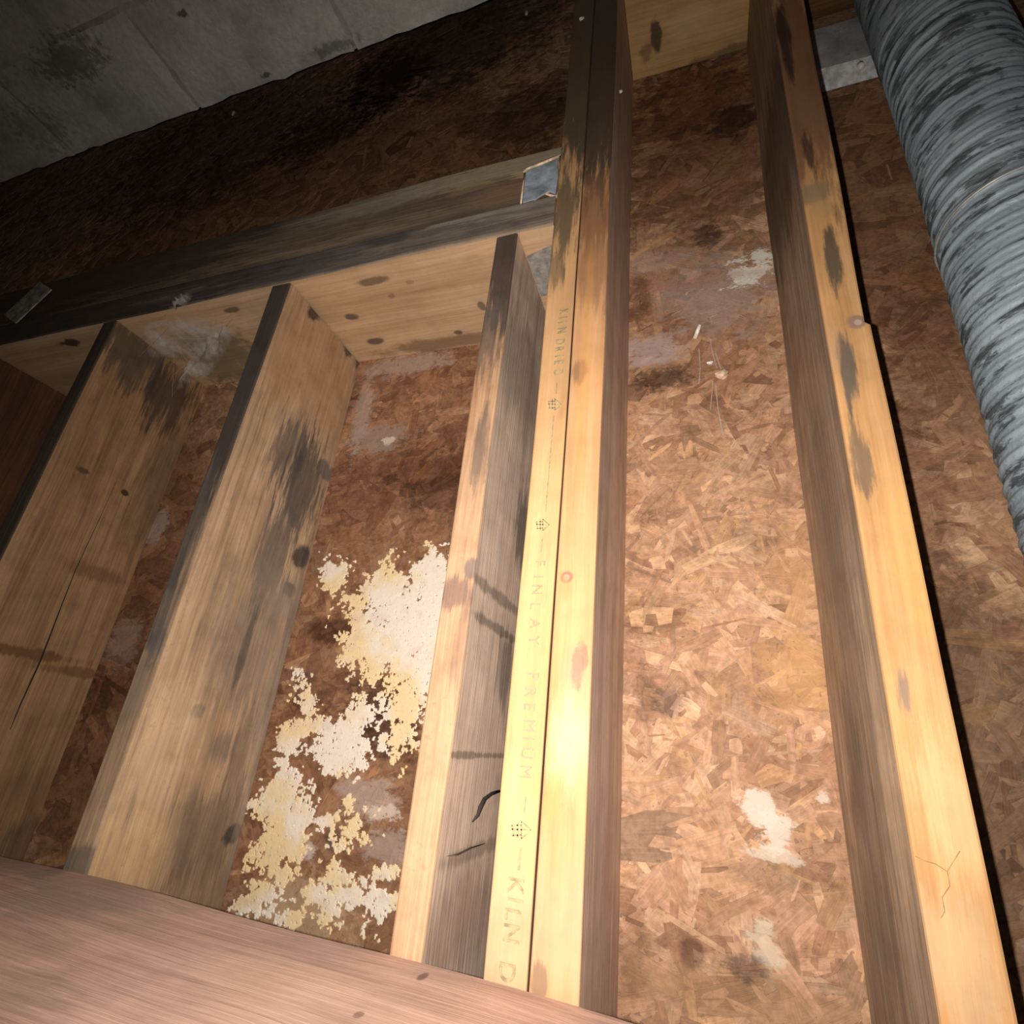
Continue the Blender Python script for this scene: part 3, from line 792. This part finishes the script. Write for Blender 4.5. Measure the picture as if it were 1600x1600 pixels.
# shiny metal tab on the header end
g = NG('tin_plate')
n1 = g.noise((38, 38, 38), 4, .6)
g.l(g.ramp(n1, [(.35, (.26, .33, .35)), (.5, (.46, .53, .6)), (.65, (.66, .74, .9))]), g.b.inputs['Base Color'])
g.b.inputs['Metallic'].default_value = .25; g.b.inputs['Roughness'].default_value = .45
g.bump(n1, .3, .004)
tin = g.m
pl = [(822, 268), (848, 258), (871, 249), (872, 275), (868, 302), (858, 299), (850, 302), (838, 310), (817, 316), (819, 292)]
zz = [1.004, 1.006, 1.004, 1.006, 1.003, 1.001, 0.999, 1.001, 1.004, 1.007]
top = [W(*on(px, py, 2, z)) for (px, py), z in zip(pl, zz)]
n = len(top)
V = top + [p + Vector((0, 0, .0016)) for p in top]
Fc = [tuple(range(n)), tuple(range(2 * n - 1, n - 1, -1))] + [(i, i + n, (i + 1) % n + n, (i + 1) % n) for i in range(n)]
tabo = link('metal_tab', mesh('metal_tab', V, Fc), tin, label='small bluish tin tab at the header end beside the lettered joist', cat='metal plate')
# pale torn edges around it
pale = plain('torn_wood', (.72, .56, .38), .9, freq=120)
for q, r_ in ((((818, 270), (824, 264), (850, 254), (876, 243)), .0022), (((820, 270), (817, 292), (814, 318)), .0014), (((876, 245), (878, 275), (872, 306)), .0024), (((834, 312), (846, 304), (852, 302), (862, 306), (872, 308)), .002)):
    V, Fc = tube([W(*on(px, py, 2, 1.006)) for px, py in q], r_, 6)
    link('torn_edge', mesh('torn_edge', V, Fc, True), pale, parent=tabo, label='pale torn wood fibres round the tab')

# grey dusty tab under the header between short joist and pair
A = [(-0.4465, UY + .001, 1.085), (TL - .003, UY + .001, 1.06), (TL - .003, UY + .001, 1.24), (-0.4465, UY + .001, 1.24)]
V = [W(*p) for p in A] + [W(p[0], p[1] + .006, p[2]) for p in A]
Fc8 = [(0, 1, 2, 3), (7, 6, 5, 4), (0, 4, 5, 1), (1, 5, 6, 2), (2, 6, 7, 3), (3, 7, 4, 0)]
link('hanger_tab', mesh('hanger_tab', V, Fc8), plain('dusty_zinc', (.27, .245, .215), .85, .0, freq=90),
     label='dusty grey plate tucked under the header between short joist and lettered joist', cat='metal plate')

# pale strap on the dark left end of the header
c = [on(*q, 2, .996) for q in ((62, 440), (80, 452), (24, 505), (6, 492))]
V = [W(*p) for p in c] + [W(p[0], p[1], 1.0) for p in c]
link('strap', mesh('strap', V, Fc8), plain('dull_strap', (.3, .28, .25), .7, .1, var=.5), label='short pale metal strap on the dark left end of the header', cat='strap')

# blocking on top of the wall between joists
m_b = wood('blocking_face', 'x', (0.66, 0.44, 0.2), (0.56, 0.36, 0.15), (0.42, 0.255, 0.1), 17, [
    pblob(1025, 55, 8, 26, 1, -2.64, (0.06, 0.045, 0.03), .85, .4, .5, True), pblob(1010, 85, 10, 18, 1, -2.64, (0.2, 0.13, 0.06), .7, .4, .5, True), pblob(1140, 82, 60, 10, 1, -2.64, (0.12, 0.09, 0.05), .7, .5, .6, True),
    pblob(1085, 30, 40, 20, 1, -2.64, (0.7, 0.5, 0.28), .4, .5)], specks=.1, grain=.3)
link('blocking', board_mesh('blocking', TR + .002, RC - .002, -2.72, -2.64, .998, D - .001, 'x', 41), [m_b, m_b],
     label='pale yellow blocking board on the wall between the doubled joists and the amber joist', cat='blocking')
m_b2 = wood('blocking_brown', 'x', (.3, .16, .065), (.22, .115, .045), (.13, .065, .03), 18, specks=.2)
link('blocking', board_mesh('blocking', RR + .002, 1.25, -2.78, -2.70, .998, D - .001, 'x', 42), [m_b2, m_b2],
     label='brown blocking board on the wall behind the metal duct', cat='blocking')

# girder under the joists, nearest the lens
m_g = wood('girder_face', 'x', (0.78, 0.53, 0.43), (0.71, 0.47, 0.375), (0.56, 0.36, 0.285), 19, [
    pblob(140, 1400, 190, 60, 1, .345, (0.36, 0.28, 0.235), .6, .5, .5), pblob(70, 1365, 40, 16, 1, .345, (0.3, 0.26, 0.22), .6, .5), pblob(40, 1540, 140, 50, 1, .345, (0.36, 0.27, 0.2), .5, .5),
    pblob(660, 1530, 8, 8, 1, .345, (0.2, 0.11, 0.09), .8, .4, .3, True), pblob(560, 1590, 8, 6, 1, .345, (0.24, 0.14, 0.11), .7, .4, .3, True), pblob(420, 1530, 180, 60, 1, .345, (0.84, 0.58, 0.44), .4, .5)],
    specks=.05, grain=.8, bumpk=.35, gscale=1.3, stain_amt=.12, stain=(.4, .29, .22))
link('girder', board_mesh('girder', -3.3, 1.7, .345, .53, .40, .9985, 'x', 51, .006, .0016), [m_g, m_g],
     label='broad pinkish girder running across under all the joists, nearest the viewer', cat='beam')

# ---------------------------------------------------------------- printed lettering on the joist
ink = NG('faded_ink')
fz = ink.noise((180, 180, 180), 4, .6)
ink.l(ink.ramp(fz, [(.35, (.24, .2, .11)), (.6, (.42, .34, .17))]), ink.b.inputs['Base Color'])
ink.b.inputs['Roughness'].default_value = .9
ink = ink.m
pal_ink = plain('pale_ink', (.36, .28, .17), .9, var=.12, freq=180, bumpk=0)
ZI = 1.0 - 0.0022
dg = None


def letter(ch, px, py, size, mat, wx=1.0):
    cu = bpy.data.curves.new('letter', 'FONT')
    cu.body = ch; cu.size = size; cu.align_x = 'CENTER'; cu.align_y = 'CENTER'; cu.extrude = 0.0003; cu.offset = 0.00028 if mat is ink else 0.0
    o = bpy.data.objects.new('letter_tmp', cu)
    COL.objects.link(o)
    bpy.context.view_layer.update()
    me = bpy.data.meshes.new_from_object(o.evaluated_get(bpy.context.evaluated_depsgraph_get()))
    bpy.data.objects.remove(o)
    xs = [v.co.x for v in me.vertices]; ys = [v.co.y for v in me.vertices]
    mx = (min(xs) + max(xs)) / 2; my = (min(ys) + max(ys)) / 2
    c = W(*on(px, py, 2, ZI))
    for v in me.vertices:
        x, y, z = v.co
        v.co = (c.x + (y - my), c.y + (x - mx) * wx, c.z - z)
    me.materials.clear()
    return link('letter', me, mat, parent=tl)


def stroke(p, q, wpx, mat):
    a = W(*on(*p, 2, ZI)); b = W(*on(*q, 2, ZI))
    d = (b - a).normalized(); s = Vector((-d.y, d.x, 0)) * wpx
    P4 = [a - s, a + s, b + s, b - s]
    V = P4 + [v + Vector((0, 0, .0004)) for v in P4]
    return V, [tuple(f) for f in Fc8]


def strokes(name, segs, w, mat):
    V = []; Fx = []
    for p, q in segs:
        v, f = stroke(p, q, w, mat); b = len(V)
        V += v; Fx += [tuple(i + b for i in k) for k in f]
    link(name, mesh(name, V, Fx), mat, parent=tl)


for ch, px, py in (('K', 881, 487), ('I', 880, 496), ('L', 879, 505), ('N', 878, 516), ('D', 875, 534), ('R', 874, 546), ('I', 874, 556), ('E', 873, 566), ('D', 872, 582)):
    letter(ch, px, py, .0155, ink, .8)
for ch, px, py in zip('FINLAY', (844, 841, 839, 836, 836, 834), (880, 901, 921, 947, 974, 1000)):
    letter(ch, px, py, .0150, pal_ink, .95)
for ch, px, py in zip('PREMIUM', (833, 828, 827, 826, 825, 823, 821), (1057, 1082, 1105, 1134, 1154, 1177, 1206)):
    letter(ch, px, py, .0155, pal_ink, .95)
for ch, px, py in zip('KILND', (806, 805, 801, 799, 792), (1385, 1407, 1430, 1459, 1520)):
    letter(ch, px, py, .0185, ink, .95)
strokes('printed_line', [((870, 598), (869, 615))], .0007, ink)
strokes('printed_line', [((865, 650), (852, 800))], .0006, ink)
strokes('printed_line', [((847, 842), (845, 862))], .0006, ink)
strokes('printed_line', [((821, 1245), (819, 1270))], .0005, pal_ink)
strokes('printed_line', [((813, 1324), (810, 1360))], .0010, ink)


def emblem(cx, cy, s, mat):
    P = lambda u, v: (cx + u * s, cy + v * s)
    strokes('emblem', [(P(1.1, 0), P(.1, -.9)), (P(.1, -.9), P(.1, .9)), (P(.1, .9), P(1.1, 0)), (P(.1, -.5), P(-.9, -.5)), (P(.1, .5), P(-.9, .6)), (P(-.3, -.9), P(-.3, .8)), (P(-.9, -.1), P(.6, .0)), (P(-.9, -.5), P(-.7, .6))], .0006, mat)


emblem(866, 632, 10, ink); emblem(847, 820, 10, ink); emblem(813, 1297, 15, ink)

# ---------------------------------------------------------------- round duct and its boot
g = NG('galvanised')
# coordinates: dark marks lie in short bands round the pipe
a = g.noise((16, 62, 16), 7, .7, off=(3, 1, 2)); b = g.noise((14, 22, 14), 4, .6); c = g.noise((160, 260, 160), 3, .6)
col = g.ramp(b, [(.3, (.34, .41, .45)), (.5, (.44, .525, .57)), (.7, (.55, .64, .69))])
col = g.mix(g.rng(a, .515, .59, 0, .85), col, (.06, .072, .076))
col = g.mix(g.rng(c, .58, .7, 0, .5), col, (.2, .2, .19))
g.l(col, g.b.inputs['Base Color'])
g.b.inputs['Metallic'].default_value = .2; g.b.inputs['Roughness'].default_value = .55
g.bump(g.math('ADD', a, c), .35, .003)
zinc = g.m
g = NG('sheet_zinc')
b = g.noise((20, 20, 20), 5, .62); c = g.noise((130, 130, 130), 3, .6)
col = g.ramp(b, [(.3, (.36, .355, .35)), (.5, (.56, .55, .55)), (.7, (.75, .76, .78))])
col = g.mix(g.rng(c, .6, .72, 0, .5), col, (.12, .11, .1))
g.l(col, g.b.inputs['Base Color']); g.b.inputs['Metallic'].default_value = .05; g.b.inputs['Roughness'].default_value = .6
g.bump(b, .3, .004)
sheet = g.m

RAD = 0.137


def axis_pt(y):      # unit coordinates of the duct's centre line, sagging toward its upper end
    t = max(0.0, min(1.0, (-y - 1.0) / 1.3))
    return (0.698 - 0.035 * t * t, y, 1.143 - 0.02 * t * t)


duct = bpy.data.objects.new('metal_duct', None)
COL.objects.link(duct); duct.location = W(*axis_pt(-.6)); duct.empty_display_size = .05
tag(duct, 'ribbed galvanised round air duct running beside the amber joist', 'duct')
bpy.context.view_layer.update()
inv = Matrix.Translation(-Vector(duct.location))


def local(V): return [inv @ Vector(v) for v in V]


def duct_body(y0, y1, amp, pitch, name, r0=RAD, step=.0016):
    n = int((y1 - y0) * S / step); K = 72
    q = np.random.default_rng(5)
    Vs = []; Fs = []
    ys = np.linspace(y0, y1, n)
    ampn = fbm(np.linspace(0, 60, n), np.zeros(n), 8, 3)
    for i, y in enumerate(ys):
        cx, cy, cz = axis_pt(y)
        for k in range(K):
            th = 2 * math.pi * k / K
            ph = 2 * math.pi * (y * S) / pitch + th
            rr = r0 * S + amp * (0.5 + 1.0 * ampn[i]) * math.sin(ph) - abs(amp) * .6 * math.cos(2.07 * ph)
            Vs.append((cx * S + rr * math.cos(th), y * S, ZC + cz * S + rr * math.sin(th)))
    for i in range(n - 1):
        for k in range(K):
            k2 = (k + 1) % K
            Fs.append((i * K + k, i * K + k2, (i + 1) * K + k2, (i + 1) * K + k)[::-1])
    return mesh(name, local(Vs), Fs, True)


link('ribbed_pipe', duct_body(-1.92, 1.25, .0009, .019, 'ribbed_pipe'), zinc, parent=duct)
link('collar', duct_body(-2.56, -1.90, .0002, .05, 'collar', RAD + .004, .004), zinc, parent=duct, label='smooth collar at the duct end')
# rolled seam ring
yr = -1.17
cx, cy, cz = axis_pt(yr)
ring = []
for k in range(73):
    th = 2 * math.pi * k / 72
    ring.append(Vector((cx * S + (RAD * S + .0018) * math.cos(th), (yr + .02 * math.sin(th)) * S, ZC + cz * S + (RAD * S + .0018) * math.sin(th))))
V, Fc = tube(ring, .0016, 6)
link('seam_ring', mesh('seam_ring', local(V), Fc, True), plain('bright_zinc', (.5, .5, .48), .4, .4, var=.2, bumpk=0), parent=duct)

# boot: flanged sheet-metal box against the strand board where the duct turns up
boot = bpy.data.objects.new('duct_boot', None)
COL.objects.link(boot); boot.location = W(.7, -2.42, D - .03)
tag(boot, 'grey sheet metal boot flange between amber joist and duct top', 'duct boot')
bpy.context.view_layer.update()
binv = Matrix.Translation(-Vector(boot.location))
bx0, bx1, by0, by1 = RR + .012, 1.02, -2.62, -2.235


def plate(name, pts, th, mat, parent, label=None):
    top = [W(*p) for p in pts]
    n = len(top)
    nr = (top[1] - top[0]).cross(top[2] - top[0]).normalized() * th
    V = [binv @ p for p in top] + [binv @ (p + nr) for p in top]
    Fx = [tuple(range(n))[::-1], tuple(range(n, 2 * n))] + [(i, (i + 1) % n, (i + 1) % n + n, i + n) for i in range(n)]
    link(name, mesh(name, V, Fx), mat, parent=parent, label=label)


plate('flange', [(bx0, by0, D - .006), (bx1, by0, D - .006), (bx1, by1 - .02, D - .006), (bx0, by1, D - .006)], -.0012, sheet, boot)
plate('lip', [(bx0, by1 + .002, D - .008), (bx1, by1 - .016, D - .008), (bx1, by1 - .066, D - .05), (bx0, by1 - .055, D - .055)], .001, plain('lip_zinc', (.8, .8, .78), .5, .25, freq=70), boot, 'bright bent lip of the boot')
V, Fc = tube([binv @ W(*on(1344, 101, 2, D - .04)), binv @ W(*on(1346, 104, 2, D - .06))], [.006, .005], 8)
link('screw', mesh('screw', V, Fc, True), plain('bright_screw', (.95, .92, .82), .5, .0, var=.05, bumpk=0), parent=boot, label='bright screw head')

# ---------------------------------------------------------------- crumbs, nail, cobweb
foam = plain('crumb_white', (.88, .8, .66), .9, freq=300)
for px, py, ax, val, r_, lb_ in ((909, 29, 2, .997, .0042, 'white crumb stuck high on the lettered joist at the top of the picture'), (969, 143, 0, TR + .003, .0036, 'white crumb stuck on the dark side of the orange unprinted joist'),
                                 (823, 20, 2, D - .004, .0055, 'white crumb on the strand board left of the doubled joists'), (364, 177, 2, D - .004, .0055, 'tiny white crumb on dark strand board near the concrete wall')):
    c = W(*on(px, py, ax, val))
    link('crumb', lump(c, r_, int(px), .8, 1.5, .6), foam, label=lb_, cat='crumb')
p0 = W(*on(1086, 527, 2, D - .001)); p1 = W(*on(1094, 507, 2, D - .03))
V, Fc = tube([p0 + Vector((0, 0, .004)), p0, p0.lerp(p1, .5), p1], [.0022, .0030, .0034, .0022], 7)
link('wood_peg', mesh('wood_peg', V, Fc, True), foam, label='pale splinter peg poking down from the strand board under the white bloom', cat='splinter')
c = W(*on(1126, 585, 2, D - .012))
link('cocoon', lump(c, .0085, 3, 1.1, .9, .7), plain('cocoon_tan', (.62, .45, .3), .9, freq=160), label='round tan cocoon stuck on the strand board beside the wood peg', cat='cocoon')
c = W(*on(1109, 567, 2, D - .006))
link('crumb', lump(c, .0035, 9), foam, label='small white crumb just left of the tan cocoon', cat='crumb')
web = NG('web_silk')
tr_ = web.n('ShaderNodeBsdfTransparent'); mx = web.n('ShaderNodeMixShader')
nz = web.noise((28, 28, 28), 5, .6)
fd = web.n('ShaderNodeAttribute', attribute_name='fade')
web.l(web.math('MULTIPLY', web.rng(nz, .34, .68, 0.08, .55), fd.outputs['Fac']), mx.inputs[0]); web.l(tr_.outputs[0], mx.inputs[1]); web.l(web.b.outputs[0], mx.inputs[2]); web.l(mx.outputs[0], web.out.inputs[0])
web.b.inputs['Base Color'].default_value = (.72, .66, .6, 1); web.b.inputs['Roughness'].default_value = 1
silk = plain('silk_thread', (.6, .54, .48), 1, var=.2, bumpk=0)
# threads by the cocoon
V = []; Fx = []
for q in (((1110, 530), (1113, 550), (1120, 575)), ((1092, 545), (1094, 575), (1092, 600)), ((1118, 552), (1128, 580)), ((1118, 600), (1122, 640), (1130, 680)), ((1114, 595), (1110, 640))):
    v, f = tube([W(*on(px, py, 2, D - .008)) for px, py in q], .0005, 4)
    b = len(V); V += v; Fx += [tuple(i + b for i in k) for k in f]
link('cobweb', mesh('cobweb', V, Fx), silk, label='few thin web threads hanging below the tan cocoon', cat='cobweb')

# dusty cobweb slung under the header between the two left joists
cob = bpy.data.objects.new('cobweb', None)
COL.objects.link(cob); cob.location = W(-1.75, -1.27, 1.1); cob.empty_display_size = .03
tag(cob, 'dusty torn cobweb slung under the header between the two left joists', 'cobweb')
bpy.context.view_layer.update()
cinv = Matrix.Translation(-Vector(cob.location))
q = np.random.default_rng(12)


def sheet_web(A, B, nu=26, nv=16, sag=.03, seed=0):
    """thin sagging sheet between two polylines"""
    A = [Vector(p) for p in A]; B = [Vector(p) for p in B]

    def pl(L, t):
        f = t * (len(L) - 1); i = min(int(f), len(L) - 2)
        return L[i].lerp(L[i + 1], f - i)
    V = []; Fx = []
    for i in range(nu + 1):
        for j in range(nv + 1):
            u = i / nu; v = j / nv
            p = pl(A, u).lerp(pl(B, u), v)
            s = math.sin(math.pi * v)
            n_ = vnoise(np.array([u * 7 + seed]), np.array([v * 5.]), 9 + seed)[0] - .5
            V.append(cinv @ (p + Vector((0.0, 0, -sag * s + .03 * n_ * s))))
    for i in range(nu):
        for j in range(nv):
            a = i * (nv + 1) + j
            Fx.append((a, a + 1, a + nv + 2, a + nv + 1))
    me = mesh('web_sheet', V, Fx, True)
    at = me.attributes.new('fade', 'FLOAT', 'POINT')
    at.data.foreach_set('value', [min(1, 1.5 * max(0.0, math.sin(math.pi * i / nu) * math.sin(math.pi * j / nv)) ** .6) for i in range(nu + 1) for j in range(nv + 1)])
    return me


PU = lambda px, py: W(*on(px, py, 1, UY + .014))
PJ = lambda px, py: W(*on(px, py, 0, FX + .02))
PC = lambda px, py, z=1.2: W(*on(px, py, 2, z)) if z < 1 or on(px, py, 2, z)[1] > UY + .016 else PU(px, py)
link('web_sheet', sheet_web([PU(215, 505), PU(270, 494), PU(335, 492)], [PJ(232, 560), PC(300, 560, 1.2), PC(340, 535, 1.2)], seed=1, sag=.006), web.m, parent=cob)
link('web_sheet', sheet_web([PU(338, 500), PU(318, 525), PC(285, 580, 1.2), PC(275, 610, 1.25)], [PU(372, 515), PC(348, 560, 1.2), PC(325, 590, 1.25), PC(305, 605, 1.3)], seed=3, sag=.006), web.m, parent=cob)
V = []; Fx = []
for i in range(22):
    a = PU(q.uniform(255, 372), q.uniform(486, 530))
    e = PC(q.uniform(268, 312), q.uniform(545, 625), q.uniform(1.2, 1.35)) if i % 3 else PJ(q.uniform(215, 250), q.uniform(530, 570))
    mid = a.lerp(e, .5) + Vector((q.normal() * .004, q.normal() * .004, -q.uniform(.001, .006)))
    v, f = tube([cinv @ a, cinv @ mid, cinv @ e], q.uniform(.00015, .0003), 3)
    b = len(V); V += v; Fx += [tuple(t + b for t in kk) for kk in f]
link('web_threads', mesh('web_threads', V, Fx), silk, parent=cob, kind='stuff')

cinv = Matrix.Identity(4)
tuft = sheet_web([PC(264, 486, .972), PC(285, 462, .972)], [PC(294, 478, .972), PC(302, 462, .972)], nu=12, nv=10, seed=6, sag=.004)
link('web_tuft', tuft, web.m, label='small grey web tuft against the dark header edge above the torn cobweb', cat='cobweb')
